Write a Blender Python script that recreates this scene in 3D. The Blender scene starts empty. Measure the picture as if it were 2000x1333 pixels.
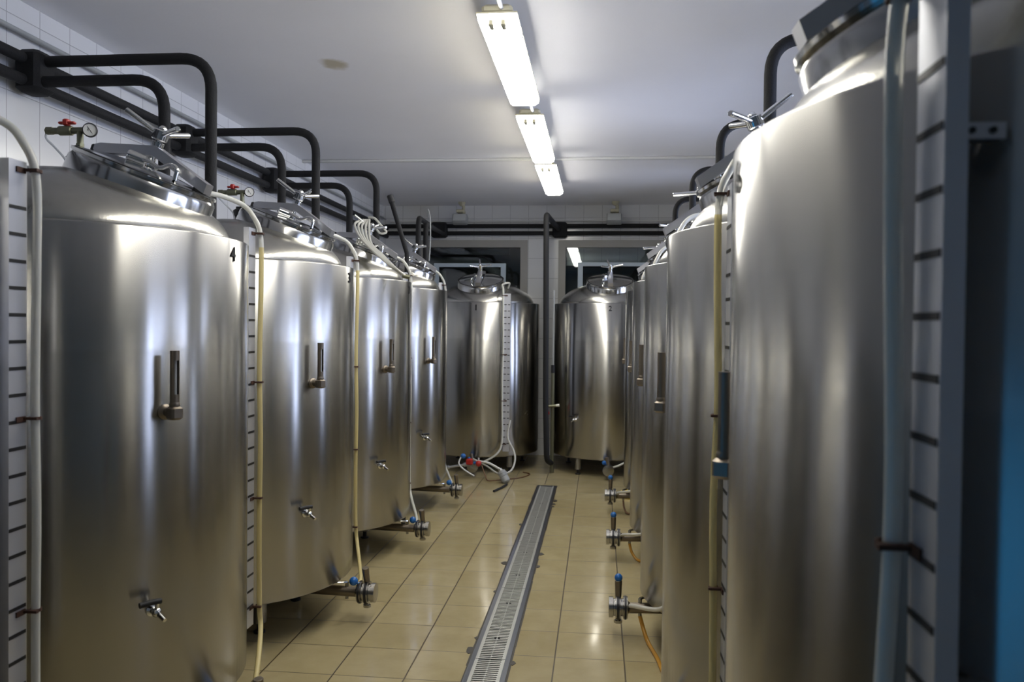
import bpy, math, random
from mathutils import Vector, Matrix
random.seed(7)
S = bpy.context.scene
COL = S.collection
PI = math.pi

# ------------------------------------------------------------------ camera
FPX = 1604.5
YAW, PITCH, ROLL = 0.1047, -0.0171, 0.0110
CAMZ = 1.6
fw = Vector((-math.sin(YAW)*math.cos(PITCH), math.cos(YAW)*math.cos(PITCH), math.sin(PITCH)))
rt = Vector((math.cos(YAW), math.sin(YAW), 0))
up = rt.cross(fw)
r2 = math.cos(ROLL)*rt + math.sin(ROLL)*up
u2 = -math.sin(ROLL)*rt + math.cos(ROLL)*up
cd = bpy.data.cameras.new('camera'); cam = bpy.data.objects.new('camera', cd); COL.objects.link(cam)
m = Matrix((r2, u2, -fw)).transposed().to_4x4(); m.translation = Vector((0, 0, CAMZ))
cam.matrix_world = m
cd.sensor_width = 36; cd.lens = FPX/2000*36; cd.clip_start = .02
cd.dof.use_dof = True; cd.dof.focus_distance = 4.2; cd.dof.aperture_fstop = 4.5
S.camera = cam

# ------------------------------------------------------------------ world, daylight, exposure
w = bpy.data.worlds.new('world'); S.world = w; w.use_nodes = True
bg = w.node_tree.nodes['Background']; bg.inputs[0].default_value = (.66, .74, 1.0, 1); bg.inputs[1].default_value = 7.0
vs = S.view_settings
vs.view_transform = 'Standard'; vs.look = 'None'; vs.gamma = 1; vs.use_curve_mapping = False
vs.exposure = 0.38
LAMP = 19.0
# window openings in the right wall (y0, y1, z0, z1); each has a portal for the sky
WINR = [(1.95, 3.75, .9, 2.75), (4.55, 6.75, .9, 2.75), (7.7, 8.6, .9, 2.75)]
XL, XR, YB, YF, H = -2.74, 1.62, 10.24, -2.6, 3.12
for (a, b, c, d) in WINR:
    L = bpy.data.lights.new('window_sky_portal', 'AREA'); L.shape = 'RECTANGLE'; L.size = d-c; L.size_y = b-a
    L.cycles.is_portal = True
    o = bpy.data.objects.new('window_sky_portal', L); COL.objects.link(o)
    o.location = (XR+.13, (a+b)/2, (c+d)/2); o.rotation_euler = (0, PI/2, 0)

# ------------------------------------------------------------------ node helpers
def mat(name, col=(.5, .5, .5), rough=.5, metal=0., **k):
    M = bpy.data.materials.new(name); M.use_nodes = True
    b = M.node_tree.nodes['Principled BSDF']
    b.inputs['Base Color'].default_value = (*col, 1); b.inputs['Roughness'].default_value = rough
    b.inputs['Metallic'].default_value = metal
    for kk, v in k.items(): b.inputs[kk].default_value = v
    return M
def N(M, t, **k):
    n = M.node_tree.nodes.new(t)
    for kk, v in k.items(): setattr(n, kk, v)
    return n
def LK(M, a, b): M.node_tree.links.new(a, b)
def BS(M): return M.node_tree.nodes['Principled BSDF']
def math_n(M, op, a, b=None, clamp=False):
    n = N(M, 'ShaderNodeMath', operation=op); n.use_clamp = clamp
    for i, v in enumerate((a, b)):
        if v is None: continue
        if isinstance(v, (int, float)): n.inputs[i].default_value = v
        else: LK(M, v, n.inputs[i])
    return n.outputs[0]
def mixc(M, fac, c1, c2):
    n = N(M, 'ShaderNodeMix', data_type='RGBA')
    if isinstance(fac, float): n.inputs[0].default_value = fac
    else: LK(M, fac, n.inputs[0])
    for i, c in ((6, c1), (7, c2)):
        if isinstance(c, tuple): n.inputs[i].default_value = (*c, 1)
        else: LK(M, c, n.inputs[i])
    return n.outputs[2]
def noise(M, scale, detail=3., vec=None, rough=.5):
    n = N(M, 'ShaderNodeTexNoise'); n.inputs['Scale'].default_value = scale; n.inputs['Detail'].default_value = detail
    n.inputs['Roughness'].default_value = rough
    if vec is not None: LK(M, vec, n.inputs['Vector'])
    return n.outputs['Fac']
def pos(M):
    return N(M, 'ShaderNodeTexCoord').outputs['Object']
def mapr(M, v, a, b, c, d):
    n = N(M, 'ShaderNodeMapRange'); LK(M, v, n.inputs[0])
    for i, x in enumerate((a, b, c, d)): n.inputs[i+1].default_value = x
    return n.outputs[0]
def bump(M, h, dist, strength=1.):
    n = N(M, 'ShaderNodeBump'); n.inputs['Distance'].default_value = dist; n.inputs['Strength'].default_value = strength
    LK(M, h, n.inputs['Height']); LK(M, n.outputs[0], BS(M).inputs['Normal'])
def scaled(M, v, s):
    n = N(M, 'ShaderNodeMapping'); n.inputs['Scale'].default_value = s; LK(M, v, n.inputs[0]); return n.outputs[0]

def tile_mat(name, axes, size, off, base, var, groutc, gw, rough, wet=False, glob=True):
    M = mat(name, base, rough)
    g = N(M, 'ShaderNodeNewGeometry').outputs['Position']
    sp = N(M, 'ShaderNodeSeparateXYZ'); LK(M, g, sp.inputs[0])
    ds, cells = [], []
    for i, ax in enumerate(axes):
        v = math_n(M, 'DIVIDE', math_n(M, 'SUBTRACT', sp.outputs[ax], off[i]), size[i])
        cells.append(math_n(M, 'FLOOR', v)); fr = math_n(M, 'FRACT', v)
        dd = math_n(M, 'MULTIPLY', math_n(M, 'MINIMUM', fr, math_n(M, 'SUBTRACT', 1., fr)), size[i])
        ds.append(mapr(M, dd, gw[i]*.5, gw[i]*.5+.0016, 1, 0))
    gr = math_n(M, 'MAXIMUM', ds[0], ds[1])
    cx = N(M, 'ShaderNodeCombineXYZ'); LK(M, cells[0], cx.inputs[0]); LK(M, cells[1], cx.inputs[1])
    wn = N(M, 'ShaderNodeTexWhiteNoise'); LK(M, cx.outputs[0], wn.inputs['Vector'])
    c = mixc(M, wn.outputs['Value'], base, var)
    if wet:
        n1 = noise(M, 5.5, 6., g, .62)
        c = mixc(M, mapr(M, n1, .35, .7, 0, .45), c, (.30, .235, .115))
        n2 = noise(M, 55, 3., g)
        c = mixc(M, mapr(M, n2, .6, .8, 0, .25), c, (.42, .37, .27))
    c = mixc(M, gr, c, groutc)
    LK(M, c, BS(M).inputs['Base Color'])
    if wet:
        n3 = noise(M, 2.2, 4., g)
        rr = mapr(M, n3, .38, .62, .20, .07)
        rr = math_n(M, 'ADD', rr, math_n(M, 'MULTIPLY', gr, .25))
        LK(M, rr, BS(M).inputs['Roughness'])
        wv = noise(M, 9, 2., g)
        hh = math_n(M, 'SUBTRACT', math_n(M, 'MULTIPLY', wv, .35), gr)
        bump(M, hh, .0016, .5)
    else:
        bump(M, math_n(M, 'SUBTRACT', 1., gr), .001, .5)
    return M

M = {}
M['floor'] = tile_mat('floor_tiles', ('X', 'Y'), (.333, .333), (-.190, 6.6227), (.46, .385, .22), (.40, .33, .18), (.075, .052, .022), (.005, .0028), .15, wet=True)
M['wallx'] = tile_mat('white_wall_tiles_side', ('Y', 'Z'), (.2285, .36), (3.556, 2.315), (.66, .665, .68), (.63, .635, .65), (.36, .36, .37), (.0025, .0025), .18)
M['wally'] = tile_mat('white_wall_tiles_back', ('X', 'Z'), (.2285, .25), (-.428, 2.46), (.66, .665, .67), (.63, .635, .64), (.36, .36, .37), (.003, .003), .18)

def ceiling_mat():
    Q = mat('ceiling_paint', (.82, .81, .83), .38)
    g = N(Q, 'ShaderNodeNewGeometry').outputs['Position']
    n1 = noise(Q, .9, 5., g); c = mixc(Q, mapr(Q, n1, .35, .7, 0, .5), (.84, .83, .85), (.74, .73, .75))
    # brown water stain with a shape of its own
    mp = N(Q, 'ShaderNodeMapping', vector_type='POINT'); LK(Q, g, mp.inputs[0])
    mp.inputs['Location'].default_value = (1.55, -4.67, -3.12); mp.inputs['Scale'].default_value = (1, 1, 1)
    ln = N(Q, 'ShaderNodeVectorMath', operation='LENGTH')
    sc = scaled(Q, mp.outputs[0], (11, 9, 1)); LK(Q, sc, ln.inputs[0])
    dn = math_n(Q, 'ADD', ln.outputs['Value'], math_n(Q, 'MULTIPLY', noise(Q, 14, 5., g), 1.0))
    c = mixc(Q, mapr(Q, dn, .9, 1.55, .75, 0), c, (.36, .29, .13))
    LK(Q, c, BS(Q).inputs['Base Color'])
    bump(Q, noise(Q, 60, 3., g), .0012, .35)
    return Q
M['ceiling'] = ceiling_mat()

def steel(name, col, rough, aniso=0., waterline=None, mottled=0.):
    Q = mat(name, col, rough, 1.)
    p = pos(Q)
    b = BS(Q)
    if aniso:
        t = N(Q, 'ShaderNodeTangent', direction_type='RADIAL', axis='Z'); LK(Q, t.outputs[0], b.inputs['Tangent'])
        b.inputs['Anisotropic'].default_value = aniso; b.inputs['Anisotropic Rotation'].default_value = .25
    st = noise(Q, 1., 3., scaled(Q, p, (3, 3, 130)))       # fine circumferential brushing
    st2 = noise(Q, 1., 4., scaled(Q, p, (26, 26, .7)), .6)  # faint vertical run marks
    nb = noise(Q, 2.4, 5., p)
    dark = tuple(x*.86 for x in col)
    f = math_n(Q, 'ADD', mapr(Q, st, .3, .7, 0, .06), mapr(Q, st2, .35, .75, 0, .55), clamp=True)
    c = mixc(Q, f, col, dark)
    rr = mapr(Q, nb, .3, .7, rough-.02, rough+.02)
    if waterline:
        sp = N(Q, 'ShaderNodeSeparateXYZ'); LK(Q, p, sp.inputs[0])
        zz = math_n(Q, 'ADD', sp.outputs['Z'], math_n(Q, 'MULTIPLY', noise(Q, 2.0, 2., p), .06))
        wl = mapr(Q, zz, waterline+.02, waterline+.04, 1, 0)
        c = mixc(Q, math_n(Q, 'MULTIPLY', wl, .55), c, tuple(x*.80 for x in col))
        rr = math_n(Q, 'ADD', rr, math_n(Q, 'MULTIPLY', wl, .03))
    if mottled:
        dr = noise(Q, 95, 2., p)
        bump(Q, dr, .0012, mottled)
    LK(Q, c, b.inputs['Base Color']); LK(Q, rr, b.inputs['Roughness'])
    return Q
M['jacket'] = steel('brushed_steel_jacket', (.455, .445, .42), .225, .89, waterline=1.515)
M['dome'] = steel('wet_steel_dome', (.50, .49, .45), .245, 0, mottled=.35)
M['collar'] = steel('satin_steel_collar', (.55, .545, .53), .17, .6)
M['chrome'] = mat('polished_steel', (.74, .74, .73), .10, 1.)
M['valve'] = mat('brushed_valve_steel', (.40, .39, .37), .24, 1.)
M['sheet'] = mat('steel_sheet', (.60, .60, .63), .34, 1.)
M['dullsteel'] = mat('dull_steel_fitting', (.24, .205, .165), .42, 1.)
M['scale'] = mat('scale_board_aluminium', (.62, .63, .68), .42, .7)
M['ink'] = mat('black_paint', (.012, .012, .014), .45)
M['rubber'] = mat('black_rubber', (.012, .012, .013), .6)
def insul():
    Q = mat('black_foam_insulation', (.006, .006, .007), .8)
    p = N(Q, 'ShaderNodeNewGeometry').outputs['Position']
    bump(Q, noise(Q, 120, 3., p), .003, .6); return Q
M['insul'] = insul()
M['red'] = mat('red_plastic', (.42, .02, .015), .38)
M['blue'] = mat('blue_plastic', (.018, .13, .42), .3)
M['white'] = mat('white_plastic', (.7, .7, .68), .4)
M['beige'] = mat('aged_beige_plastic', (.45, .42, .30), .45)
M['greymetal'] = mat('grey_painted_metal', (.30, .31, .31), .45)
M['frame'] = mat('window_frame_grey', (.30, .29, .27), .45)
M['bluish'] = mat('pale_blue_painted_steel', (.42, .50, .58), .4)
M['darkmetal'] = mat('blackened_steel', (.05, .05, .055), .4, .8)
M['galv'] = mat('galvanised_steel', (.42, .43, .44), .34, .85)
M['galvdark'] = mat('drain_channel_rail', (.22, .23, .26), .28, .9)
M['grate'] = mat('stainless_grate', (.50, .50, .47), .40, .6)
M['mortar'] = mat('dark_wet_mortar', (.035, .028, .02), .5)
M['rust'] = mat('rusty_clip', (.055, .02, .010), .7)
M['brass'] = mat('weathered_brass', (.22, .22, .15), .4, .8)
M['steelold'] = mat('zinc_fitting', (.5, .5, .48), .35, .9)
M['dial'] = mat('dial_white', (.8, .8, .78), .3)
def translucent(name, col):
    Q = bpy.data.materials.new(name); Q.use_nodes = True; nt = Q.node_tree; nt.nodes.clear()
    out = N(Q, 'ShaderNodeOutputMaterial'); mx = N(Q, 'ShaderNodeMixShader'); a = N(Q, 'ShaderNodeBsdfTranslucent'); d = N(Q, 'ShaderNodeBsdfDiffuse')
    a.inputs[0].default_value = (*col, 1); d.inputs[0].default_value = (*col, 1); mx.inputs[0].default_value = .3
    LK(Q, a.outputs[0], mx.inputs[1]); LK(Q, d.outputs[0], mx.inputs[2]); LK(Q, mx.outputs[0], out.inputs[0]); return Q
M['added_blue'] = translucent('added_blue_translucent_sheet', (.009, .050, .082))  # sky-lit blue sheet, added for the blue reflection on the near right tank
M['lampglass'] = mat('floodlight_glass', (.48, .50, .50), .15)
M['yellowhose'] = mat('yellow_hose', (.75, .55, .03), .35)
M['orangehose'] = mat('orange_beer_hose', (.66, .34, .05), .22, **{'Transmission Weight': .25})
M['greyhose'] = mat('milky_grey_hose', (.62, .61, .55), .3, **{'Transmission Weight': .15})
M['brownhose'] = mat('brown_tube', (.14, .07, .03), .4)
def hose_mat(name, level=None):
    Q = mat(name, (.80, .79, .72), .22, **{'Transmission Weight': .35, 'IOR': 1.4})
    if level is not None:
        p = N(Q, 'ShaderNodeNewGeometry').outputs['Position']
        sp = N(Q, 'ShaderNodeSeparateXYZ'); LK(Q, p, sp.inputs[0])
        f = math_n(Q, 'LESS_THAN', sp.outputs['Z'], level)
        LK(Q, mixc(Q, f, (.80, .79, .72), (.80, .68, .33)), BS(Q).inputs['Base Color'])
    return Q
M['hose'] = hose_mat('clear_hose')
M['beer'] = hose_mat('beer_filled_hose', 1.93)
def pane(name, ior, tint):
    Q = bpy.data.materials.new(name); Q.use_nodes = True; nt = Q.node_tree; nt.nodes.clear()
    out = N(Q, 'ShaderNodeOutputMaterial'); mx = N(Q, 'ShaderNodeMixShader'); fr = N(Q, 'ShaderNodeFresnel')
    fr.inputs[0].default_value = ior
    t = N(Q, 'ShaderNodeBsdfTransparent'); t.inputs[0].default_value = (*tint, 1)
    g = N(Q, 'ShaderNodeBsdfGlossy'); g.inputs['Roughness'].default_value = .02
    LK(Q, fr.outputs[0], mx.inputs[0]); LK(Q, t.outputs[0], mx.inputs[1]); LK(Q, g.outputs[0], mx.inputs[2]); LK(Q, mx.outputs[0], out.inputs[0])
    return Q
M['glass'] = pane('window_glass', 1.5, (.95, .97, 1))
M['darkglass'] = pane('interior_window_glass', 1.75, (.80, .85, .85))
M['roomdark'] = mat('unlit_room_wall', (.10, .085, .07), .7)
def emis(name, col, s):
    Q = mat(name, (.8, .8, .8), .3)
    BS(Q).inputs['Emission Color'].default_value = (*col, 1); BS(Q).inputs['Emission Strength'].default_value = s
    return Q
M['lamp'] = emis('lit_diffuser', (1, .97, .88), LAMP)

# ------------------------------------------------------------------ mesh helpers
class MB:
    def __init__(s): s.v = []; s.f = []; s.m = []; s.mi = 0
    def add(s, vs, fs, X=None):
        b = len(s.v)
        s.v += [tuple(X @ Vector(p)) if X is not None else tuple(p) for p in vs]
        s.f += [tuple(b+i for i in f) for f in fs]; s.m += [s.mi]*len(fs); return s
    def box(s, x0, x1, y0, y1, z0, z1, X=None):
        v = [(x, y, z) for z in (z0, z1) for y in (y0, y1) for x in (x0, x1)]
        return s.add(v, [(0, 2, 3, 1), (4, 5, 7, 6), (0, 1, 5, 4), (2, 6, 7, 3), (0, 4, 6, 2), (1, 3, 7, 5)], X)
    def bbox(s, x0, x1, y0, y1, z0, z1, b, X=None):
        # box with chamfered vertical edges and rims
        pts = [(x0+b, y0), (x1-b, y0), (x1, y0+b), (x1, y1-b), (x1-b, y1), (x0+b, y1), (x0, y1-b), (x0, y0+b)]
        cx, cy = (x0+x1)/2, (y0+y1)/2
        def ring(k, z): return [(cx+(px-cx)*(1-2*k/(x1-x0)), cy+(py-cy)*(1-2*k/(y1-y0)), z) for px, py in pts]
        rs = [ring(b, z0), ring(0, z0+b), ring(0, z1-b), ring(b, z1)]
        v = sum(rs, []); f = [tuple(reversed(range(8))), tuple(range(24, 32))]
        for k in range(3):
            for i in range(8): f.append((k*8+i, k*8+(i+1) % 8, k*8+8+(i+1) % 8, k*8+8+i))
        return s.add(v, f, X)
    def lathe(s, prof, seg=32, X=None, closed=False):
        v, f = [], []; idx = []
        for (r, z) in prof:
            if r < 1e-6: idx.append([len(v)]); v.append((0, 0, z))
            else:
                idx.append(list(range(len(v), len(v)+seg)))
                v += [(r*math.cos(2*PI*i/seg), r*math.sin(2*PI*i/seg), z) for i in range(seg)]
        pr = list(range(len(prof)))
        for a, b in zip(pr, pr[1:]+([0] if closed else [])) if closed else zip(pr, pr[1:]):
            A, B = idx[a], idx[b]
            for i in range(seg):
                j = (i+1) % seg
                if len(A) == 1 and len(B) == 1: continue
                if len(A) == 1: f.append((A[0], B[j], B[i]))
                elif len(B) == 1: f.append((A[i], A[j], B[0]))
                else: f.append((A[i], A[j], B[j], B[i]))
        return s.add(v, f, X)
    def cyl(s, p, q, r, seg=16, r1=None, cap=True, ch=0.):
        p, q = Vector(p), Vector(q); d = q-p; L = d.length
        X = Matrix.Translation(p) @ d.to_track_quat('Z', 'Y').to_matrix().to_4x4()
        r1 = r if r1 is None else r1
        if ch: pr = [(0, 0), (r-ch, 0), (r, ch), (r1, L-ch), (r1-ch, L), (0, L)]
        else: pr = ([(0, 0)] if cap else [])+[(r, 0), (r1, L)]+([(0, L)] if cap else [])
        return s.lathe(pr, seg, X)
    def ball(s, c, r, seg=16, n=8):
        pr = [(r*math.sin(PI*i/n), -r*math.cos(PI*i/n)) for i in range(n+1)]; pr[0] = (0, -r); pr[-1] = (0, r)
        return s.lathe(pr, seg, Matrix.Translation(Vector(c)))
    def tube(s, pts, r, seg=12, rs=None):
        P = [Vector(p) for p in pts]; n = len(P)
        T = [(P[min(i+1, n-1)]-P[max(i-1, 0)]).normalized() for i in range(n)]
        a = T[0].orthogonal().normalized(); v = []
        for i in range(n):
            a = (a-T[i]*a.dot(T[i])).normalized(); b = T[i].cross(a)
            rr = rs[i] if rs else r
            v += [tuple(P[i]+rr*(math.cos(2*PI*k/seg)*a+math.sin(2*PI*k/seg)*b)) for k in range(seg)]
        f = [(i*seg+k, i*seg+(k+1) % seg, (i+1)*seg+(k+1) % seg, (i+1)*seg+k) for i in range(n-1) for k in range(seg)]
        f += [tuple(reversed(range(seg))), tuple(range((n-1)*seg, n*seg))]
        return s.add(v, f)
    def build(s, name, mats, parent=None, smooth=40, loc=None):
        me = bpy.data.meshes.new(name); me.from_pydata(s.v, [], s.f)
        for q in (mats if isinstance(mats, list) else [mats]): me.materials.append(q)
        for p, i in zip(me.polygons, s.m): p.material_index = i; p.use_smooth = bool(smooth)
        me.update()
        import bmesh
        bm = bmesh.new(); bm.from_mesh(me); bmesh.ops.recalc_face_normals(bm, faces=bm.faces); bm.to_mesh(me); bm.free()
        if smooth: me.set_sharp_from_angle(angle=math.radians(smooth))
        return link(name, me, parent, loc)
def link(name, me, parent=None, loc=None):
    o = bpy.data.objects.new(name, me); COL.objects.link(o)
    if parent: o.parent = parent
    if loc: o.location = loc
    return o
def tag(o, label=None, cat=None, group=None, kind=None):
    if label: o['label'] = label
    if cat: o['category'] = cat
    if group: o['group'] = group
    if kind: o['kind'] = kind
    return o
def empty(name, loc=(0, 0, 0), rz=0): 
    o = bpy.data.objects.new(name, None); COL.objects.link(o); o.location = loc; o.rotation_euler = (0, 0, rz); o.empty_display_size = .1
    return o
def smoothpath(pts, n=10):
    P = [Vector(p) for p in pts]; P = [P[0]*2-P[1]]+P+[P[-1]*2-P[-2]]; out = []
    for i in range(1, len(P)-2):
        a, b, c, d = P[i-1:i+3]
        for k in range(n):
            t = k/n
            out.append(.5*((2*b)+(c-a)*t+(2*a-5*b+4*c-d)*t*t+(3*b-3*c+d-a)*t**3))
    out.append(P[-2]); return out
def bendpath(pts, rad, n=8):
    # polyline with rounded corners
    P = [Vector(p) for p in pts]; out = [P[0]]
    for i in range(1, len(P)-1):
        a = (P[i-1]-P[i]).normalized(); b = (P[i+1]-P[i]).normalized()
        p, q = P[i]+a*rad, P[i]+b*rad
        for k in range(n+1):
            t = k/n; out.append((1-t)**2*p+2*t*(1-t)*P[i]*1.0+t*t*q)
    out.append(P[-1]); return out
def textmesh(ch, size, mtl):
    c = bpy.data.curves.new('text', 'FONT'); c.body = ch; c.size = size; c.extrude = .0008; c.offset = size*(.06 if ch == '1' else .012)
    c.align_x = 'CENTER'; c.align_y = 'CENTER'
    t = bpy.data.objects.new('t', c); COL.objects.link(t); bpy.context.view_layer.update()
    me = bpy.data.meshes.new_from_object(t); bpy.data.objects.remove(t); me.materials.clear(); me.materials.append(mtl)
    return me

# ------------------------------------------------------------------ room shell
def struct(o): o['kind'] = 'structure'; return o
W = .12
struct(MB().box(XL-W, XR+W, YF-W, YB+1.2, -.1, 0).build('floor', M['floor'], smooth=0))
struct(MB().box(XL-W, XR+W, YF-W, YB+W, H, H+.1).build('ceiling', M['ceiling'], smooth=0))
struct(MB().box(XL, XR, YF-W, YF, 0, H).build('wall_front', M['wally'], smooth=0))
def wall_with_holes(name, holes, span, zr, mk, mtl):
    b = MB(); hs = sorted(holes); c = span[0]
    for (a0, a1, z0, z1) in hs:
        mk(b, c, a0, zr[0], zr[1]); mk(b, a0, a1, zr[0], z0); mk(b, a0, a1, z1, zr[1]); c = a1
    mk(b, c, span[1], zr[0], zr[1]); struct(b.build(name, mtl, smooth=0))
wall_with_holes('wall_right', WINR, (YF-W, YB+W), (0, H), lambda b, a, c, z0, z1: b.box(XR, XR+W, a, c, z0, z1), M['wallx'])
wall_with_holes('wall_left', [(-2.0, .30, 0, 2.35)], (YF-W, YB+W), (0, H), lambda b, a, c, z0, z1: b.box(XL-W, XL, a, c, z0, z1) if z1 > z0 else b, M['wallx'])  # opening lets sky through the added blue sheet
WINB = [(-2.24, -.89, 1.45, 2.685), (-.507, .84, 1.45, 2.685)]
wall_with_holes('wall_back', WINB, (XL, XR), (0, H), lambda b, a, c, z0, z1: b.box(a, c, YB, YB+W, z0, z1), M['wally'])
k = 0
for (a, b_, c, d) in WINR:
    k += 1
    e = struct(empty('window_%d' % k, (XR, (a+b_)/2, c)))
    q = MB(); t = .05; x0, x1 = .03, .09; A, B = a-(a+b_)/2, b_-(a+b_)/2; h = d-c
    q.box(x0, x1, A, B, 0, t); q.box(x0, x1, A, B, h-t, h); q.box(x0, x1, A, A+t, t, h-t); q.box(x0, x1, B-t, B, t, h-t)
    nm = max(1, round((b_-a)/1.0))
    for i in range(1, nm): yy = A+(B-A)*i/nm; q.box(x0, x1, yy-.03, yy+.03, t, h-t)
    q.build('window_frame', M['white'], e, smooth=0)
    MB().box(.055, .061, A+t, B-t, t, h-t).build('glass_pane', M['glass'], e, smooth=0)
for (a, b_, c, d) in WINB:
    k += 1
    e = struct(empty('window_%d' % k, (a, YB, c))); wd = b_-a; h = d-c; q = MB(); t = .09
    y0, y1 = -.025, .05
    q.box(0, wd, y0, y1, 0, t); q.box(0, wd, y0, y1, h-t, h); q.box(0, t, y0, y1, t, h-t); q.box(wd-t, wd, y0, y1, t, h-t)
    q.build('window_frame', M['frame'], e, smooth=0)
    MB().box(t, wd-t, .01, .016, t, h-t).build('glass_pane', M['darkglass'], e, smooth=0)
# the unlit room seen through the back windows
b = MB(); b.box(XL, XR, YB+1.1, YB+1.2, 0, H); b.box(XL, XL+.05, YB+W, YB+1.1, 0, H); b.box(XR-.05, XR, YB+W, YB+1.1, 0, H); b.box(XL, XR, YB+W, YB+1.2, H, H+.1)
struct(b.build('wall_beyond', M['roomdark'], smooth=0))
struct(MB().box(-.50, 1.1, YB+.40, YB+.45, 2.40, H).build('wall_beyond_tiled', M['wally'], smooth=0))
for (pp, rr) in (([(-2.6, 2.47), (-1.55, 2.47), (-1.33, 2.3), (-1.33, 1.2)], .07), ([(-2.6, 2.60), (-1.2, 2.60)], .04), ([(-2.1, 2.35), (-2.1, 1.2)], .045)):
    o = MB().tube(bendpath([(x, YB+.7, z) for x, z in pp], .12) if len(pp) > 2 else [(x, YB+.7, z) for x, z in pp], rr, 14).build('duct_pipe', M['greymetal'])
    tag(o, {.07: 'thick grey duct pipe behind left back window, bending down', .04: 'thin straight grey duct pipe behind left back window, horizontal near its top', .045: 'vertical grey pipe behind left back window'}[rr], 'pipe')

dr = struct(empty('added_blue_door', (XL, -.85, 0)))  # unseen door, added out of view to throw blue onto the near right tank
MB().add([(-.06, -1.15, 0), (-.06, 1.15, 0), (-.06, 1.15, 2.35), (-.06, -1.15, 2.35)], [(0, 1, 2, 3)]).build('added_door_sheet', M['added_blue'], dr, smooth=0)
MB().box(.0, .02, -1.23, -1.15, 0, 2.43).box(.0, .02, 1.15, 1.23, 0, 2.43).box(.0, .02, -1.15, 1.15, 2.35, 2.43).build('added_door_frame', M['frame'], dr, smooth=0)
MB().cyl((-.05, .70, 1.05), (.10, .70, 1.05), .010, 10).cyl((.10, .71, 1.05), (.10, .58, 1.05), .010, 10).build('added_door_handle', M['chrome'], dr)
# ------------------------------------------------------------------ ceiling conduit, wall conduits
o = MB().bbox(XL, XR, 7.36, 7.40, 3.096, 3.12, .004).build('cable_trunking', M['white'])
tag(o, 'slim white cable trunking running across the ceiling from wall to wall', 'cable trunking')
def conduit(pts, r, label, mtl, nm='conduit_pipe', cat='pipe'):
    return tag(MB().tube(pts, r, 10).build(nm, mtl), label, cat)
conduit([(XL+.035, YF+.02, 2.955), (XL+.035, YB-.02, 2.955)], .013, 'grey metal conduit fixed along the left wall above the black pipes', M['greymetal'])
conduit([(XL+.10, YB-.02, 2.92), (XR-.02, YB-.02, 2.92)], .009, 'thin white conduit along the back wall above the black pipes', M['white'])

# ------------------------------------------------------------------ insulated glycol pipes
PR = .026
ZU, ZD = 2.822, 2.722
def ipipe(pts, label, rad=.11, r=PR, group=None, collars=()):
    e = MB(); e.tube(bendpath(pts, rad) if len(pts) > 2 else pts, r, 16)
    for (p, q) in collars: e.cyl(p, q, r*1.45, 16, ch=.006)
    o = e.build('insulated_pipe', M['insul'], smooth=50); return tag(o, label, 'pipe', group)
GY = [2.20, 3.63, 5.04, 6.46, 7.88]; GYR = [2.14, 3.565, 5.0, 6.43, 7.87]      # gaps between neighbouring tanks
XH = XL+.075
cu = [((XH, y-.06, ZU), (XH, y+.06, ZU)) for y in GY[:4]]; cl = [((XH, y-.06, ZD), (XH, y+.06, ZD)) for y in GY[:4]]
ipipe([(XH, YF+.02, ZU), (XH, YB-.10, ZU)], 'upper black insulated header pipe along the left wall', collars=cu)
ipipe([(XH, YF+.02, ZD), (XH, YB-.10, ZD)], 'lower black insulated header pipe along the left wall', collars=cl)
yb = YB-.07
cb = lambda z: [((x-.06, yb, z), (x+.06, yb, z)) for x in (-2.0, -.5)]
ipipe([(XL+.05, yb, 2.855), (XR-.05, yb, 2.855)], 'upper black insulated header pipe across the back wall above the windows', collars=cb(2.855))
ipipe([(XL+.05, yb, 2.765), (XR-.05, yb, 2.765)], 'lower black insulated header pipe across the back wall above the windows', collars=cb(2.765))
XH2 = XR-.075
ipipe([(XH2, YF+.02, ZU), (XH2, YB-.10, ZU)], 'upper black insulated header pipe along the right wall')
where = ['left of tank number 4, nearest the camera', 'between tanks 4 and 3', 'behind tank 3', 'between the last two tanks of the left row']
for i, y in enumerate(GY[:4]):
    ipipe([(XH, y, ZU), (-1.785, y, ZU), (-1.785, y, 1.75)], 'taller black insulated drop pipe bending down '+where[i], rad=.15)
    ipipe([(XH, y-.02, ZD), (-2.00, y-.02, ZD), (-2.00, y-.02, 1.75)], 'shorter black insulated drop pipe bending down '+where[i], rad=.15)
    tag(MB().bbox(XH-.05, XH+.075, y-.07, y+.07, ZD-.05, ZU+.045, .02).build('pipe_junction', M['insul']), 'black foam pipe junction on left wall '+where[i], 'pipe joint')
whr = ['beside tank number 6', 'behind the second tank of the right row', 'behind the third tank of the right row', 'behind the fourth tank of the right row', 'at the far end of the right row']
for i, y in enumerate(GYR):
    ipipe([(XH2, y, ZU), (.705, y, ZU), (.705, y, 1.75)], 'black insulated drop pipe '+whr[i], rad=.15)
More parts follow.
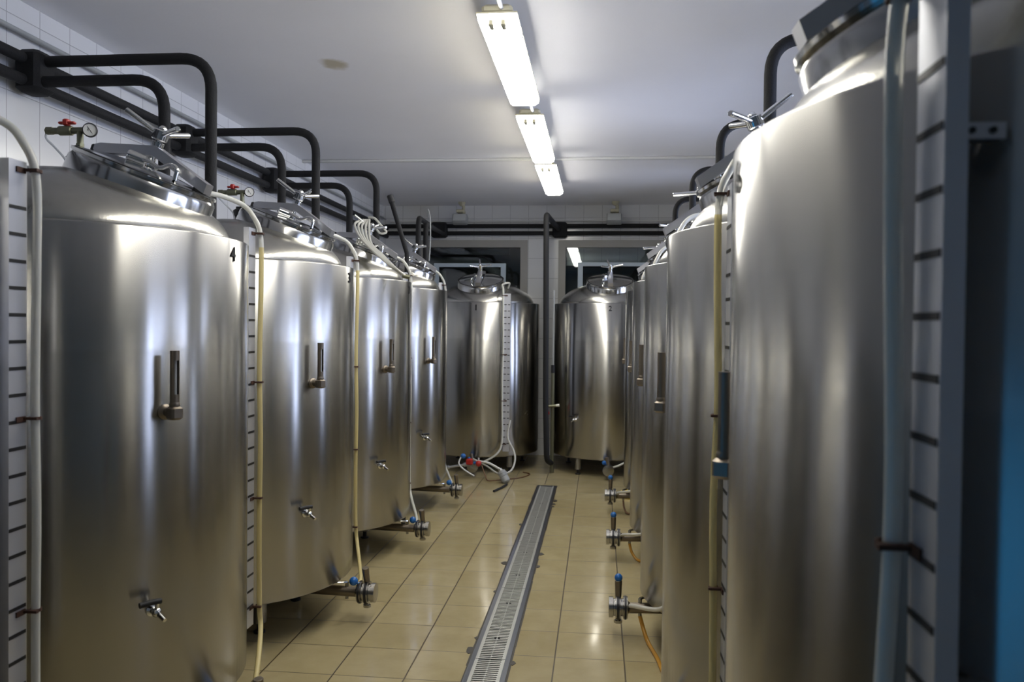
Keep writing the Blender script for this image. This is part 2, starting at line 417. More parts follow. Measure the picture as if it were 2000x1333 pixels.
# far left corner pipes and the middle riser
ipipe([(-2.02, yb, 2.80), (-1.765, 7.92, 2.66), (-1.765, 7.9, 1.75)], 'black insulated pipe arching from back wall down behind the fourth left tank', rad=.11)
ipipe([(-1.95, yb, 2.76), (-1.70, 7.96, 2.60), (-1.70, 7.95, 1.75)], 'shorter black insulated pipe under the arching one at the far left corner', rad=.11)
ipipe([(-.50, yb, 2.81), (-.573, 8.84, 2.815), (-.556, 8.84, .75), (-.54, 8.86, .16), (-.5, 9.0, .11)], 'thick dark insulated riser pipe standing between tanks 1 and 2', rad=.07, r=.030)
tag(MB().bbox(-.58, -.40, YB-.12, YB-.015, 2.71, 2.90, .02).build('pipe_junction', M['insul']), 'black foam wrapped pipe junction on the back wall between the two windows', 'pipe joint')
tag(MB().bbox(-2.10, -1.90, YB-.13, YB-.015, 2.71, 2.90, .02).build('pipe_junction', M['insul']), 'black foam wrapped pipe junction at the left end of the back wall', 'pipe joint')
o = empty('capped_pipe', (-1.562, 6.46, 2.2))
MB().tube([(0.02, 0, -2.2), (0.03, 0, -.35), (0.03, 0, -.02), (-.105, 0, .41)], .019, 14).build('pipe', M['insul'], o)
MB().cyl((-.095, 0, .385), (-.115, 0, .445), .025, 14, ch=.003).build('cap', M['rubber'], o)
tag(o, 'black capped pipe end leaning up free beside the third left tank', 'pipe')
# grey pipe and red valve beside the riser
o = empty('water_pipe', (-.49, 9.0, 0))
MB().cyl((0, 0, 1.12), (0, 0, 2.0), .012, 12).build('upper_pipe', M['greymetal'], o)
q = MB(); q.cyl((0, 0, 1.10), (0, 0, 1.19), .022, 12, ch=.003); q.build('union', M['darkmetal'], o)
MB().cyl((0, 0, 0), (0, 0, 1.10), .02, 12).build('lower_pipe', M['brass'], o)
v = MB(); v.cyl((-.07, -.03, .735), (.06, -.03, .745), .016, 12, ch=.002); v.build('ball_valve', M['brass'], o)
MB().ball((-.055, -.055, .665), .026).build('valve_handle', M['red'], o)
MB().cyl((.04, -.03, .745), (.075, -.03, .75), .018, 10).build('nozzle', M['steelold'], o)
tag(o, 'thin vertical water pipe with a red valve beside the dark riser pipe', 'pipe')

# ------------------------------------------------------------------ light fixtures
def fixture(y0, y1, label):
    L = y1-y0; e = empty('batten_light', (-.475, (y0+y1)/2, H)); h = L/2
    q = MB(); q.bbox(-.070, .070, -h, h, -.103, -.060, .012)
    q.box(-.02, .02, -h*.6-.02, -h*.6+.02, -.07, 0); q.box(-.02, .02, h*.6-.02, h*.6+.02, -.07, 0)
    q.build('housing', M['beige'], e)
    # tapered diffuser
    d = MB(); v = []
    for (z, hw, hl) in ((-.100, .092, h-.005), (-.130, .088, h-.012), (-.152, .066, h-.040)):
        v += [(-hw, -hl, z), (hw, -hl, z), (hw, hl, z), (-hw, hl, z)]
    f = [(8, 9, 10, 11), (3, 2, 1, 0)]
    for a in (0, 4):
        for i in range(4): f.append((a+i, a+(i+1) % 4, a+4+(i+1) % 4, a+4+i))
    d.add(v, f); d.build('diffuser', M['lamp'], e, smooth=0)
    r = MB(); r.box(-.094, .094, -h-.004, h+.004, -.106, -.099); r.build('diffuser_rim', M['beige'], e, smooth=0)
    for sx in (-1, 1):
        MB().bbox(sx*.028-.011, sx*.028+.011, -h+.012, -h+.075, -.154, -.120, .004).build('lamp_holder', M['beige'], e)
    for sx in (-1, 1):
        for t in (-.62, -.2, .25, .7):
            MB().box(sx*.088-.006, sx*.088+.006, t*h-.012, t*h+.012, -.122, -.097).build('clip', M['chrome'], e, smooth=0)
    tag(e, label, 'ceiling light', 'fluorescent batten lights along the ceiling')
    return e
fixture(2.02, 3.45, 'fluorescent batten light cut by the top of the picture, only its end showing')
fixture(3.70, 5.12, 'largest fully visible fluorescent batten light, nearest the camera')
fixture(5.48, 6.90, 'middle one of the three lit batten lights in view')
fixture(7.15, 8.56, 'farthest lit batten light, nearest the back wall')
for (a, b_), lb in (((3.45, 3.70), 'short pale conduit link at the near end of the largest ceiling light'), ((5.12, 5.48), 'short pale conduit link between the largest and the middle ceiling lights'), ((6.90, 7.15), 'short conduit link between the middle and farthest ceiling lights')):
    tag(MB().cyl((-.455, a-.02, H-.080), (-.455, b_+.02, H-.080), .011, 10).build('conduit_link', M['white']), lb, 'pipe')

def floodlight(x, label):
    e = empty('floodlight', (x, 9.95, H))
    MB().lathe([(0, 0), (.045, 0), (.045, -.02), (.02, -.05), (0, -.05)], 16).build('ceiling_mount', M['beige'], e)
    MB().cyl((0.02, 0, -.04), (0.02, 0, -.20), .02, 10).bbox(-.06, .04, -.06, .06, -.135, -.095, .006).build('bracket', M['beige'], e)
    X = Matrix.Translation((-.01, -.03, -.215)) @ Matrix.Rotation(math.radians(-24), 4, 'X')
    MB().bbox(-.095, .085, -.05, .05, -.055, .055, .008, X).build('lamp_body', M['greymetal'], e)
    MB().box(-.082, .072, -.053, -.049, -.045, .045, X).build('glass', M['lampglass'], e, smooth=0)
    tag(e, label, 'floodlight', 'floodlights by the back wall')
floodlight(-1.68, 'small square floodlight above tank 1, left one by the back wall')
floodlight(.185, 'small square floodlight above tank 2, right one by the back wall')

# ------------------------------------------------------------------ frames behind the back tanks
def rackframe(x0, x1, xl, label, z):
    q = MB(); q.box(x0, x1, 10.10, 10.14, z-.045, z); q.box(xl-.03, xl+.03, 10.10, 10.14, 0, z-.045)
    o = xl
    other = x0+.03 if abs(xl-x1) < .1 else x1-.03
    q.box(other-.03, other+.03, 10.10, 10.14, 0, z-.045)
    tag(q.build('support_frame', M['bluish'], smooth=0), label, 'frame')
rackframe(-2.05, -1.15, -1.18, 'pale blue steel frame behind the left back tank', 2.385)
rackframe(-.26, .62, -.23, 'pale blue steel frame behind the right back tank', 2.40)

# ------------------------------------------------------------------ tanks
ZR = 1.915
def pc(r, azd, z): a = math.radians(azd); return Vector((r*math.cos(a), r*math.sin(a), z))
RT = .64
def mk_jacket():
    b = MB(); b.lathe([(0, .205), (.50, .215), (.60, .228), (.632, .236), (RT, .246), (RT, ZR-.004), (RT-.003, ZR), (RT-.02, ZR+.004), (.54, ZR+.006)], 128)
    return b
HD, RD = .25, .572
def dome_z(r): 
    t = min(1, r/RD); return ZR+HD*(1-t**2.2)**(1/1.7)
def mk_dome():
    pr = []
    n = 26
    for i in range(n+1):
        a = PI/2*i/n; r = RD*math.sin(a); 
        pr.append((r if i else 0, dome_z(r)))
    pr.append((RD, ZR-.01)); return MB().lathe(pr, 96)
NT = math.radians(21)
NX = Matrix.Translation((.303, 0, 2.157)) @ Matrix.Rotation(NT, 4, 'Y')
def mk_collar():
    return MB().lathe([(.268, -.17), (.262, -.03), (.252, -.014), (.260, -.010), (.260, 0), (.250, .002), (.244, -.006), (.244, -.05)], 72, NX)
def mk_lid():
    return MB().lathe([(.243, -.012), (.243, .003), (.21, .008), (.12, .022), (0, .028)], 64, NX)
def mk_gasket(): return MB().lathe([(.243, .000), (.249, .000), (.249, .004), (.243, .005)], 64, NX)
def mk_arm():
    # bent channel strap over the lid
    b = MB(); pts = [(-.215, .032), (-.195, .044), (.01, .108), (.215, .054), (.247, .046)]
    hw, th = .027, .038; v = []
    for (x, z) in pts: v += [(x, -hw, z), (x, hw, z), (x, hw, z-th if x > -.20 else z-.02), (x, -hw, z-th if x > -.20 else z-.02)]
    f = [(0, 3, 2, 1), (16, 17, 18, 19)]
    for i in range(4):
        for k2 in range(4): a = i*4; f.append((a+k2, a+(k2+1) % 4, a+4+(k2+1) % 4, a+4+k2))
    b.add(v, f, NX); return b
def mk_arm_feet(s):
    b = MB(); p = NX @ Vector((s*.215, 0, -.004)); q = NX @ Vector((s*.215, 0, .030)); b.cyl(p, q, .024, 16, ch=.005)
    return b
def mk_screw():
    b = MB(); b.cyl(NX @ Vector((0, 0, .028)), NX @ Vector((0, 0, .14)), .014, 14)
    b.cyl(NX @ Vector((0, 0, .085)), NX @ Vector((0, 0, .125)), .024, 16, ch=.003)
    b.cyl(NX @ Vector((0, 0, .130)), NX @ Vector((0, 0, .170)), .029, 16, ch=.004); b.ball(NX @ Vector((0, 0, .172)), .016)
    b.cyl(NX @ Vector((0, 0, .026)), NX @ Vector((0, 0, .045)), .03, 16, ch=.003)
    return b
def mk_handle(azd):
    a = math.radians(azd); d = Vector((math.cos(a), math.sin(a), .30))
    p = Vector((0, 0, .150)); return MB().cyl(NX @ (p+d*.015), NX @ (p+d*.140), .010, 12, ch=.002)
def mk_swing():
    b = MB()
    P = [(-.03, -.06, .04), (.03, -.065, .045), (.08, -.07, .038), (.12, -.075, .062), (.150, -.08, .055), (.160, -.085, .015)]
    b.tube([NX @ p for p in smoothpath(P, 6)], .0085, 10)
    b.cyl(NX @ Vector((-.05, -.075, .04)), NX @ Vector((.01, -.045, .04)), .022, 16, ch=.004)
    return b
def mk_thermo():   # (flange+elbow, guard, tube)
    az = -30; X = Matrix.Rotation(math.radians(az), 4, 'Z') @ Matrix.Translation((RT, 0, 1.305))
    a = MB(); a.lathe([(0, -.006), (.024, -.006), (.026, .004), (.020, .010), (.015, .012), (.015, .038), (0, .038)], 20, X @ Matrix.Rotation(PI/2, 4, 'Y'))
    e = MB(); e.bbox(.034, .078, -.021, .021, -.022, .022, .007, X); e.lathe([(0, .020), (.016, .020), (.018, .028), (.015, .036), (0, .036)], 16, X @ Matrix.Translation((.056, 0, 0)))
    g = MB(); seg = 18; gap = math.radians(70); v = []; n = seg+1
    z0, z1 = .034, .205
    for z in (z0, z0+.03, z1-.03, z1):
        open_ = z in (z0+.03, z1-.03)
        for rr in (.0150, .0125):
            for i in range(n):
                t = gap/2+(2*PI-gap)*i/seg; v.append((.056+rr*math.cos(t), rr*math.sin(t), z))
    f = []
    for L in range(3):
        A = L*2*n; B = (L+1)*2*n
        for i in range(seg):
            f += [(A+i, A+i+1, B+i+1, B+i), (A+n+i, B+n+i, B+n+i+1, A+n+i+1)]
    top = 3*2*n
    for i in range(seg): f += [(top+i, top+i+1, top+n+i+1, top+n+i)]
    for L in range(3):
        A = L*2*n; B = (L+1)*2*n; f += [(A, B, B+n, A+n), (A+seg, A+n+seg, B+n+seg, B+seg)]
    g.add(v, f, X)
    g.lathe([(0, z1), (.015, z1), (.015, z1-.004), (0, z1-.004)], 16, X @ Matrix.Translation((.056, 0, 0)))
    # slot ends
    for (za, zb) in ((z0, z0+.028), (z1-.032, z1)):
        g.lathe([(.0148, za), (.0148, zb)], 18, X @ Matrix.Translation((.056, 0, 0)))
    t = MB(); t.cyl(X @ Vector((.058, 0, .036)), X @ Vector((.058, 0, .2)), .006, 10)
    return a, e, g, t
def mk_tap():
    X = Matrix.Rotation(math.radians(-34), 4, 'Z') @ Matrix.Translation((RT, 0, .655))
    a = MB(); a.lathe([(0, -.006), (.020, -.006), (.020, .006), (.012, .012), (.012, .03), (0, .03)], 16, X @ Matrix.Rotation(PI/2, 4, 'Y'))
    a.ball(X @ Vector((.036, 0, 0)), .0165); a.cyl(X @ Vector((.036, 0, 0)), X @ Vector((.078, .006, -.018)), .0095, 12, r1=.007)
    a.cyl(X @ Vector((.036, 0, 0)), X @ Vector((.040, 0, .038)), .007, 10)
    b = MB(); b.tube([X @ Vector(p) for p in ((.040, .012, .036), (.040, -.02, .038), (.038, -.058, .036))], .0095, 10)
    return a, b
def mk_scale(SX, SY, hw, hs):
    b = MB(); z0, z1 = .30, 2.01
    b.box(SX-.012, SX+.012, SY-hw, SY+hw, z0, z1)
    b.mi = 1; z = z1-.12
    while z > z0+.05:
        if hw == .036:
            b.box(SX+.0118, SX+.0135, SY-hw+.004, SY-.006, z-.0045, z+.0045); b.box(SX+.0118, SX+.0135, SY+.008, SY+hw-.004, z-.004, z+.004)
        else: b.box(SX+.0118, SX+.0135, SY-hw+.001, SY+hw-.004, z-.0045, z+.0045)
        z -= .0683
    return b
def mk_brackets(SX, SY, z):
    b = MB()
    b.box(SX-.062, SX-.011, SY-.013, SY+.013, z-.009, z+.009); b.mi = 1
    for q in (.026, .048): b.cyl((SX-q, SY+.012, z), (SX-q, SY+.016, z), .004, 8)
    return b
def mk_clip(HX, HY, SX, hs, z):
    b = MB(); y0 = HY-hs*.012; y1 = HY-hs*.022
    b.box(SX+.012, HX+.018, min(y0, y1), max(y0, y1), z-.003, z+.004); b.lathe([(.0122, -.004), (.015, -.004), (.015, .004), (.0122, .004)], 16, Matrix.Translation((HX, HY, z)), closed=True)
    y1 = HY-hs*.045
    b.box(SX+.010, SX+.016, min(y0, y1), max(y0, y1), z-.008, z+.006)
    return b
def mk_hose(HX, HY, loop=0):
    P = [(.30, .31, 2.085), (.38, .33, 2.135), (.455, HY-.03, 2.115), (HX-.03, HY-.006, 2.06), (HX, HY, 1.97), (HX+.002, HY, 1.75), (HX-.004, HY+.003, 1.4), (HX+.004, HY-.002, 1.1), (HX, HY, .75), (HX+.003, HY, .4), (HX+.03, HY-.05, .28), (.68, .12, .20), (.69, .03, .17)]
    if loop: P = [Vector(p)+Vector((.0, loop, 0))*k for p, k in zip(P, (0, 0, 0, 0, .2, .9, .25, .1, 1, .2, 0, 0, 0))]
    return MB().tube(smoothpath(P, 7), .0108, 12)
def mk_outlet(): 
    b = MB(); b.cyl((.10, 0, .165), (.70, 0, .150), .027, 20); b.cyl((.10, 0, .165), (.10, 0, .215), .024, 16); return b
def mk_valve():
    b = MB(); z = .15
    pr = [(0, 0), (.026, 0), (.034, .012), (.056, .014), (.058, .036), (.044, .038), (.044, .048), (.060, .050), (.060, .076), (.044, .078), (.044, .086), (.052, .088), (.052, .110), (.030, .112), (0, .112)]
    b.lathe(pr, 20, Matrix.Translation((.69, 0, z)) @ Matrix.Rotation(PI/2, 4, 'Y'))
    b.mi = 1; b.lathe([(.058, .056), (.0625, .056), (.0625, .070), (.058, .070)], 20, Matrix.Translation((.69, 0, z)) @ Matrix.Rotation(PI/2, 4, 'Y'), closed=True); b.lathe([(.056, .020), (.0605, .020), (.0605, .030), (.056, .030)], 20, Matrix.Translation((.69, 0, z)) @ Matrix.Rotation(PI/2, 4, 'Y'), closed=True); b.mi = 0
    b.cyl((.752, 0, z-.075), (.752, 0, z+.065), .014, 12); b.cyl((.752, 0, z-.080), (.752, 0, z-.066), .022, 6)
    b.cyl((.64, 0, z), (.64, .0, z+.05), .010, 10); b.cyl((.64, 0, z), (.64, 0, z-.04), .009, 10)
    return b
def mk_vhandle(lean):
    z = .15; b = MB(); b.cyl((.752, 0, z+.055), (.752+lean*.3, lean, z+.14), .016, 14, r1=.019, ch=.002); return b
def mk_vknob(lean, r=.021):
    if lean: b = MB(); b.ball((.690, -.045, .15+.072), r+.003); b.cyl((.69, -.04, .21), (.72, -.01, .20), .006, 8); return b
    b = MB(); b.ball((.752+lean*.34, lean*1.1, .15+.155), r); return b
def mk_cock():
    b = MB(); z = .15; b.tube([(.64, 0, z+.05), (.60, -.03, z+.056), (.56, -.05, z+.055)], .008, 8); return b
def mk_leg(azd, r, zt=.225): 
    b = MB(); p = pc(r, azd, 0); b.cyl((p.x, p.y, .055), (p.x, p.y, zt), .036, 20, ch=.002)
    return b
def mk_foot(azd, r):
    b = MB(); p = pc(r, azd, 0); b.cyl((p.x, p.y, 0), (p.x, p.y, .012), .030, 16, ch=.002); b.cyl((p.x, p.y, .012), (p.x, p.y, .056), .014, 12); return b
def mk_pressure():   # stem with tee, red handle, gauge (behind the collar)
    bx, by, z = .045, .02, 2.16
    base = MB(); base.lathe([(0, -.02), (.030, -.02), (.036, .0), (.036, .03), (.045, .035), (.045, .065), (.03, .075), (.03, .085), (0, .085)], 18, Matrix.Translation((bx-.02, by, z)) @ Matrix.Rotation(math.radians(6), 4, 'X'))
    st = MB(); x = bx-.02; zt = z+.165
    st.cyl((x, by, z+.08), (x, by, zt), .012, 12); st.cyl((x, by, z+.10), (x, by, z+.115), .016, 6)
    st.cyl((x-.12, by, zt), (x+.04, by, zt), .0125, 14); st.cyl((x-.085, by, zt), (x-.03, by, zt), .018, 14, ch=.003)
    st.cyl((x-.135, by, zt), (x-.11, by, zt), .0155, 6); st.cyl((x-.055, by, zt), (x-.055, by, zt+.03), .007, 8)
    hd = MB(); hd.bbox(x-.085, x-.020, by-.010, by+.010, zt+.024, zt+.034, .003); hd.bbox(x-.066, x-.044, by-.013, by+.013, zt+.018, zt+.044, .004)
    ga = MB(); X = Matrix.Translation((x+.040, by, zt)) @ Matrix.Rotation(math.radians(-62), 4, 'Z') @ Matrix.Rotation(PI/2, 4, 'Y')
    ga.lathe([(0, -.012), (.022, -.012), (.026, -.006), (.026, .012), (.024, .014), (.023, .010)], 22, X)
    di = MB(); di.lathe([(.0235, .0095), (0, .0095)], 22, X); di.mi = 1
    n = X @ Vector((0, 0, .0105)); di.cyl(X @ Vector((-.012, -.008, .0105)), X @ Vector((.012, .008, .0105)), .0009, 6)
    tb = MB(); tb.tube(smoothpath([(x-.135, by, zt), (x-.13, by-.01, zt-.03), (x-.10, by-.01, zt-.06), (x-.04, by-.03, zt-.115), (x-.02, by-.05, zt-.16)], 6), .004, 8)
    return base, st, hd, ga, di, tb
CACHE = {}
def inst(key, maker, mtl, name, parent, loc=(0, 0, 0), smooth=40):
    if key in CACHE: return link(name, CACHE[key], parent, loc)
    o = maker().build(name, mtl, parent, smooth, loc); CACHE[key] = o.data; return o
TEXT = {}
def tank(x, y, rz, label, digit=None, dz=0., beer=False, tap=True, pressure=False, handles=(20, 140, 260), legr=.36, legaz=45, hosetint=None, orange=False, lean=0., group='steel fermentation tanks', sxy=(.50, .46, .033, 1)):
    t = empty('fermentation_tank', (x, y, 0), math.radians(rz)); L = (0, 0, dz); LN = (-.012, 0, dz+.018) if dz else L
    tag(t, label, 'tank', group)
    j = inst('jacket', mk_jacket, M['jacket'], 'jacket', t, L)
    inst('dome', mk_dome, M['dome'], 'dome', t, L)
    c = inst('collar', mk_collar, M['collar'], 'manway_collar', t, LN)
    l = inst('lid', mk_lid, M['chrome'], 'lid', t, LN)
    g = inst('gasket', mk_gasket, M['rubber'], 'gasket', l)
    arm = inst('arm', mk_arm, M['sheet'], 'clamp_arm', t, LN)
    for s in (-1, 1): inst('foot%d' % s, lambda: mk_arm_feet(s), M['rubber'], 'clamp_foot', arm)
    sc = inst('screw', mk_screw, M['chrome'], 'clamp_screw', t, LN)
    for a in handles: inst(('hd', a), lambda: mk_handle(a), M['chrome'], 'handle_bar', sc)
    inst('swing', mk_swing, M['chrome'], 'swing_rod', t, LN)
    if digit:
        me = TEXT.get(digit) or textmesh(digit, .075, M['ink']); TEXT[digit] = me
        o = link('number_label', me, t, (RT+.0018, 0, 1.855+dz)); o.rotation_euler = (PI/2, 0, PI/2); o['label'] = 'painted black number %s' % digit
    if 'th' not in CACHE:
        CACHE['th'] = True; CACHE['thp'] = [q.build(n, mm, None).data for q, n, mm in zip(mk_thermo(), ('thermometer', 'elbow', 'guard', 'glass_tube'), (M['dullsteel'], M['dullsteel'], M['dullsteel'], M['glasstube']))]
        for n in ('thermometer', 'elbow', 'guard', 'glass_tube'): bpy.data.objects.remove(bpy.data.objects[n])
    d = CACHE['thp']
    if digit != '1':
        th = link('thermometer', d[0], t, L)
        for n, me in zip(('elbow', 'guard', 'glass_tube'), d[1:]): link(n, me, th)
        if rz == -90: th.rotation_euler = (0, 0, math.radians(50))
    if tap:
        tp = inst('tap', lambda: mk_tap()[0], M['chrome'], 'sampling_tap', t, L); inst('tapl', lambda: mk_tap()[1], M['rubber'], 'tap_lever', tp)
    SX, SY, hw, hs = sxy; HX, HY = SX+.034, SY+hs*(hw+.004)
    sb = inst(('scale', sxy), lambda: mk_scale(*sxy), [M['scale'], M['ink']], 'level_scale', t, L, 0)
    for i, z in enumerate((.45, 1.2, 1.82)): inst(('br', sxy, i), lambda: mk_brackets(SX, SY, z), [M['sheet'], M['rubber']], 'mounting_bracket', sb, (0, 0, 0), 0)
    for i, z in enumerate((1.988, 1.35, .85, .38)): inst(('cl', sxy, i), lambda: mk_clip(HX, HY, SX, hs, z), M['rust'], 'hose_clip', sb, (0, 0, 0))
    lp = .05 if y == 7.17 else 0
    h = inst(('hose', beer, sxy, lp), lambda: mk_hose(HX, HY, lp), M['beer'] if beer else M['hose'], 'sight_hose', t, L)
    if beer: h['label'] = 'sight hose filled with yellow beer'
    for i in range(4):
        az = legaz+90*i
        lg = inst(('leg', az, legr), lambda: mk_leg(az, legr), M['jacket'], 'leg', t); inst(('ft', az, legr), lambda: mk_foot(az, legr), M['darkmetal'], 'levelling_foot', lg)
    inst('outlet', mk_outlet, M['dullsteel'], 'outlet_pipe', t, L)
    v = inst('valve', mk_valve, [M['valve'], M['darkmetal']], 'outlet_valve', t, L)
    inst(('vh', lean), lambda: mk_vhandle(lean), M['dullsteel'], 'valve_handle', v); inst(('vk', lean), lambda: mk_vknob(lean), M['blue'], 'handle_knob', v)
    inst('cock', mk_cock, M['chrome'], 'side_cock', v)
    if pressure:
        if 'pr' not in CACHE: CACHE['pr'] = mk_pressure()
        P = CACHE['pr']; bs = inst('pr0', lambda: P[0], M['rubber'], 'pressure_valve', t, L)
        inst('pr1', lambda: P[1], M['brass'], 'tee_fitting', bs); inst('pr2', lambda: P[2], M['red'], 'red_lever', bs); inst('pr3', lambda: P[3], M['rubber'], 'pressure_gauge', bs)
        inst('pr4', lambda: P[4], [M['dial'], M['ink']], 'gauge_dial', bs); inst('pr5', lambda: P[5], M['glasstube'], 'thin_tube', bs)
    if rz == 180 and y > 2: th.rotation_euler = (0, 0, .10)
    return t
M['glasstube'] = mat('clear_tube', (.85, .88, .9), .08, **{'Transmission Weight': .6, 'IOR': 1.35})
M['leg'] = M['jacket']

XLT, XRT = -1.983, .872
tank(XLT, 1.49, 0, 'steel tank at the left edge, only its level scale and clear hose in view', beer=False)
tank(XLT, 2.91, 0, 'large steel tank marked 4 in left foreground', '4', beer=True, pressure=True, handles=(200, 320, 80), lean=-.01)
tank(XLT, 4.331, 0, 'steel tank marked 3, directly behind tank 4 in the left row', '3', beer=True, pressure=True, handles=(190, 310, 70), lean=-.02)
tank(XLT, 5.75, 0, 'third steel tank of the left row with pale hoses over its lid', '2', handles=(200, 330, 90), lean=-.02)
tank(XLT, 7.17, 0, 'fourth steel tank of the left row, farthest on the left', None, handles=(190, 320, 80), lean=-.02)
tank(XRT, 1.43, 180, 'huge steel tank marked 6 in right foreground', '6', tap=False, sxy=(.496, .470, .039, -1))
tank(XRT, 2.85, 180, 'second steel tank of the right row, beer in its hose', None, beer=True, tap=False, handles=(50, 170, 290), sxy=(.496, .470, .039, -1))
tank(XRT, 4.278, 180, 'third steel tank of the right row', None, tap=False, handles=(0, 120, 240), sxy=(.496, .470, .039, -1))
tank(XRT, 5.715, 180, 'fourth steel tank of the right row', None, tap=False, handles=(40, 160, 280), sxy=(.496, .470, .039, -1))
tank(XRT, 7.15, 180, 'fifth steel tank of the right row, just before tank 2', None, tap=False, handles=(10, 130, 250), sxy=(.496, .470, .039, -1))
tank(-1.318, 9.42, -90, 'small looking steel tank marked 1 at the back left', '1', dz=-.05, tap=False, handles=(70, 190, 310), legr=.56, legaz=40, lean=-.02, sxy=(.585, .335, .036, -1))
tank(.122, 9.42, -90, 'steel tank marked 2 at the back right', '2', dz=-.05, handles=(75, 195, 315), legr=.56, legaz=-35.5, lean=-.02, sxy=(.585, .335, .036, -1))

# drain hoses at the right row valves
def worldhose(pts, r, mtl, nm, label, cat='hose', group=None, n=8):
    return tag(MB().tube(smoothpath(pts, n), r, 10).build(nm, mtl), label, cat, group)
worldhose([(.232, 4.278, .11), (.25, 4.26, .05), (.27, 4.18, .0115), (.30, 4.0, .0105), (.35, 3.7, .0105), (.55, 3.5, .0105)], .0105, M['orangehose'], 'drain_hose', 'orange hose running from the nearest right valve down to the floor')
worldhose([(.232, 5.715, .11), (.25, 5.70, .05), (.29, 5.66, .012), (.36, 5.62, .012), (.45, 5.66, .012)], .0095, M['orangehose'], 'drain_hose', 'orange hose looping under the middle right valve')
worldhose([(.232, 7.15, .11), (.24, 7.12, .05), (.27, 7.08, .012), (.36, 7.1, .012)], .008, M['brownhose'], 'drain_hose', 'short brown hose hanging from the farthest right row valve')
worldhose([(.50, 7.75, .012), (.30, 7.72, .012), (.22, 7.85, .012), (.26, 8.05, .012), (.45, 8.1, .012)], .011, M['yellowhose'], 'garden_hose', 'yellow hose loop on the floor beside the fifth right tank')

# ------------------------------------------------------------------ hoses on the third left tank
b = empty('hose_bundle', (-1.66, 5.80, 2.36))
hub = Vector((0, 0, 0))
for i in range(5):
    o = (i-2)*.017
    P = [(.0+o*.6, -.04-abs(o)*.3, -.005), (-.01+o*1.5, -.13, -.06-o*.5), (.045+o*1.3, -.24, -.165-o*.8), (.15+o*1.3, -.33, -.265-o*.9+.004*i), (.26+o*.9, -.36, -.352-o*.5), (.355+o*.2, -.34, -.425)]
    MB().tube(smoothpath(P, 6), .0085, 8).build('hose_strand', M['greyhose'], b)
MB().tube(smoothpath([(0, 0, .02), (.05, -.02, .01), (.10, -.03, -.04), (.14, -.03, -.09), (.10, -.04, -.10), (.07, -.04, -.07)], 6), .008, 8).build('hose_strand', M['greyhose'], b)
MB().cyl((.335, -.34, -.420), (.385, -.33, -.430), .016, 12, ch=.003).build('hose_end', M['brass'], b)
tag(b, 'bundle of pale hoses draped over the third left tank lid clamp', 'hose')
worldhose([(-1.60, 7.6, 2.62), (-1.55, 7.35, 2.66), (-1.50, 7.2, 2.55), (-1.49, 7.17, 2.35), (-1.50, 7.17, 2.18)], .005, M['greymetal'], 'thin_cable', 'thin grey cable looping above the fourth left tank', 'cable')

# ------------------------------------------------------------------ floor drain
DX, DYF = -.495, 8.25
q = MB(); t = .032
q.box(DX-.095, DX-.095+t, YF+.1, DYF, -.002, .006); q.box(DX+.095-t, DX+.095, YF+.1, DYF, -.002, .006); q.box(DX-.095, DX+.095, DYF-.02, DYF, -.002, .006)
struct(q.build('trim_1', M['galvdark'], smooth=0))
q = MB(); q.box(DX-.07, DX+.07, YF+.1, DYF-.02, .0005, .0012)  # thin black sheet stands in for the shaded channel below the slots
struct(q.build('drain_shade_sheet', M['ink'], smooth=0))
# rough dark mortar along the channel
q = MB(); rnd = random.Random(3)
for s in (-1, 1):
    y = 2.6
    while y < DYF:
        wdt = .006+.006*rnd.random(); Ln = .15+.2*rnd.random()
        q.box(DX+s*.095-(wdt if s < 0 else 0), DX+s*.095+(wdt if s > 0 else 0), y, min(y+Ln, DYF), 0, .0015); y += Ln
for (s, y, sz) in ((-1, 3.99, .05), (-1, 4.15, .022), (1, 3.86, .03), (-1, 5.50, .05), (1, 5.45, .035), (1, 5.75, .04), (1, 7.55, .05), (1, 7.3, .03), (-1, 6.6, .035), (1, 7.4, .04), (-1, 4.9, .02)):
    x = DX+s*(.1+sz*.3); n = 9
    ring = [(x+s*sz*.5*math.cos(2*PI*i/n)*(.7+.5*rnd.random()), y+sz*.9*math.sin(2*PI*i/n)*(.7+.5*rnd.random()), .002) for i in range(n)]
    low = [(a, c, 0) for a, c, _ in ring]
    q.add(ring+low, [tuple(range(n))]+[(i, i+n, (i+1) % n+n, (i+1) % n) for i in range(n)])
struct(q.build('trim_3', M['mortar'], smooth=0))
def grate():
    b = MB(); L = 1.08; hw = .060
    b.box(-hw-.012, -hw+.004, 0, L-.006, .004, .0085); b.box(hw-.004, hw+.012, 0, L-.006, .004, .0085)
    n = 50; p = (L-.006)/n
    for i in range(n):
        if i in (12, 37): b.box(-hw, -.015, i*p, i*p+p*.62, .003, .008); b.box(.015, hw, i*p, i*p+p*.5, .003, .008); continue
        b.box(-hw, hw, i*p, i*p+p*.5, .003, .008)
    b.box(-.003, .003, 0, L-.006, .0028, .0065)
    return b
names = ['hidden beneath the camera', 'cut off at the bottom of the picture', 'nearest whole one to the camera', 'second whole one from the camera', 'third whole one from the camera', 'farthest, ending near tank 1']
ys = [1.72, 2.80, 3.88, 4.96, 6.04, 7.12]
g0 = None
for y, nm in zip(ys, names):
    if g0 is None: g0 = grate().build('drain_grate', M['grate'], smooth=0); o = g0
    else: o = g0.copy(); COL.objects.link(o)
    o.location = (DX, y, 0); tag(o, 'slotted steel floor drain grate, '+nm, 'drain grate', 'grates of the long floor drain')

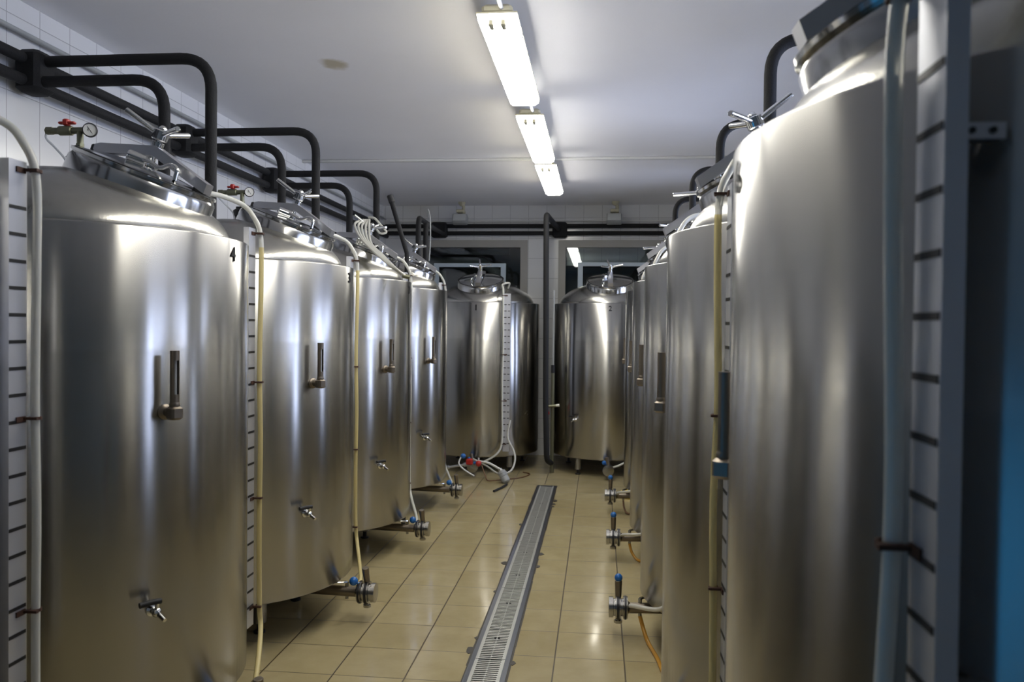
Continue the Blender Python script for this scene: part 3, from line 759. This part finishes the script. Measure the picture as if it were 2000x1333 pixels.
# ------------------------------------------------------------------ hoses and fittings on the floor before tank 1
o = empty('hose_assembly', (-1.35, 8.55, .16))
q = MB(); q.cyl((-.22, 0, -.055), (.0, .02, -.015), .014, 12); q.cyl((-.24, 0, -.058), (-.20, 0, -.05), .022, 12, ch=.003); q.cyl((-.05, .01, -.025), (.05, .02, 0), .024, 12, ch=.003)
q.build('pipe', M['galv'], o)
q = MB(); q.bbox(-.02, .05, -.03, .03, -.02, .045, .01); q.build('union_block', M['red'], o)
MB().ball((-.05, -.02, .075), .028).build('blue_knob', M['blue'], o)
q = MB(); q.ball((.115, -.02, .0), .032); q.build('red_knob', M['red'], o)
MB().cyl((.115, -.02, .0), (.115, -.02, .06), .008, 8).build('stem', M['white'], o)
MB().cyl((.06, 0, .0), (.10, 0, .0), .014, 10).build('coupling', M['blue'], o)
tag(o, 'assembly of red and blue valves on a short pipe in front of tank 1', 'valve')
worldhose([(-1.23, 8.55, .18), (-1.12, 8.5, .17), (-1.0, 8.45, .12), (-.93, 8.42, .09)], .012, M['white'], 'white_hose', 'thicker white hose arching from the red valve to the floor in front of tank 1')
worldhose([(-1.42, 8.53, .23), (-1.44, 8.5, .16), (-1.38, 8.48, .10), (-1.27, 8.46, .04)], .008, M['white'], 'white_hose', 'short white hose curling below the blue knob in front of tank 1')
worldhose([(-.93, 8.75, .60), (-.95, 8.72, .42), (-.88, 8.68, .28), (-.86, 8.6, .18), (-.90, 8.5, .09), (-1.02, 8.48, .07), (-1.15, 8.52, .14), (-1.3, 8.57, .2)], .010, M['greyhose'], 'grey_hose', 'grey hose hanging down the scale of tank 1 and looping to the valves')
worldhose([(-1.20, 8.52, .14), (-1.15, 8.45, .05), (-1.11, 8.4, .008), (-.95, 8.5, .008), (-.80, 8.62, .008), (-.72, 8.85, .008), (-.80, 8.95, .008)], .007, M['brownhose'], 'brown_hose', 'thin brown tube trailing on the floor in front of tank 1')
o = empty('strainer_canister', (-.925, 8.30, 0))
X = Matrix.Translation((-.05, .06, .115)) @ Matrix.Rotation(math.radians(148), 4, 'Y') @ Matrix.Rotation(math.radians(20), 4, 'X')
MB().lathe([(0, 0), (.040, 0), (.044, .008), (.044, .03), (.040, .034), (.044, .038), (.044, .062), (.040, .066), (.043, .07), (.042, .12), (.03, .13), (0, .13)], 24, X).build('body', M['greymetal'], o)
MB().tube([X @ Vector((0, 0, -.03)), X @ Vector((0, 0, .002))], .02, 12).build('neck', M['steelold'], o)
tag(o, 'small grey ribbed canister lying on the floor in front of tank 1', 'canister')
tag(MB().tube([(-.90, 8.20, .012), (-.93, 8.05, .010), (-.985, 7.85, .010)], .012, 8).build('rubber_strap', M['rubber']), 'short black rubber strip on the floor by the canister', 'strip')
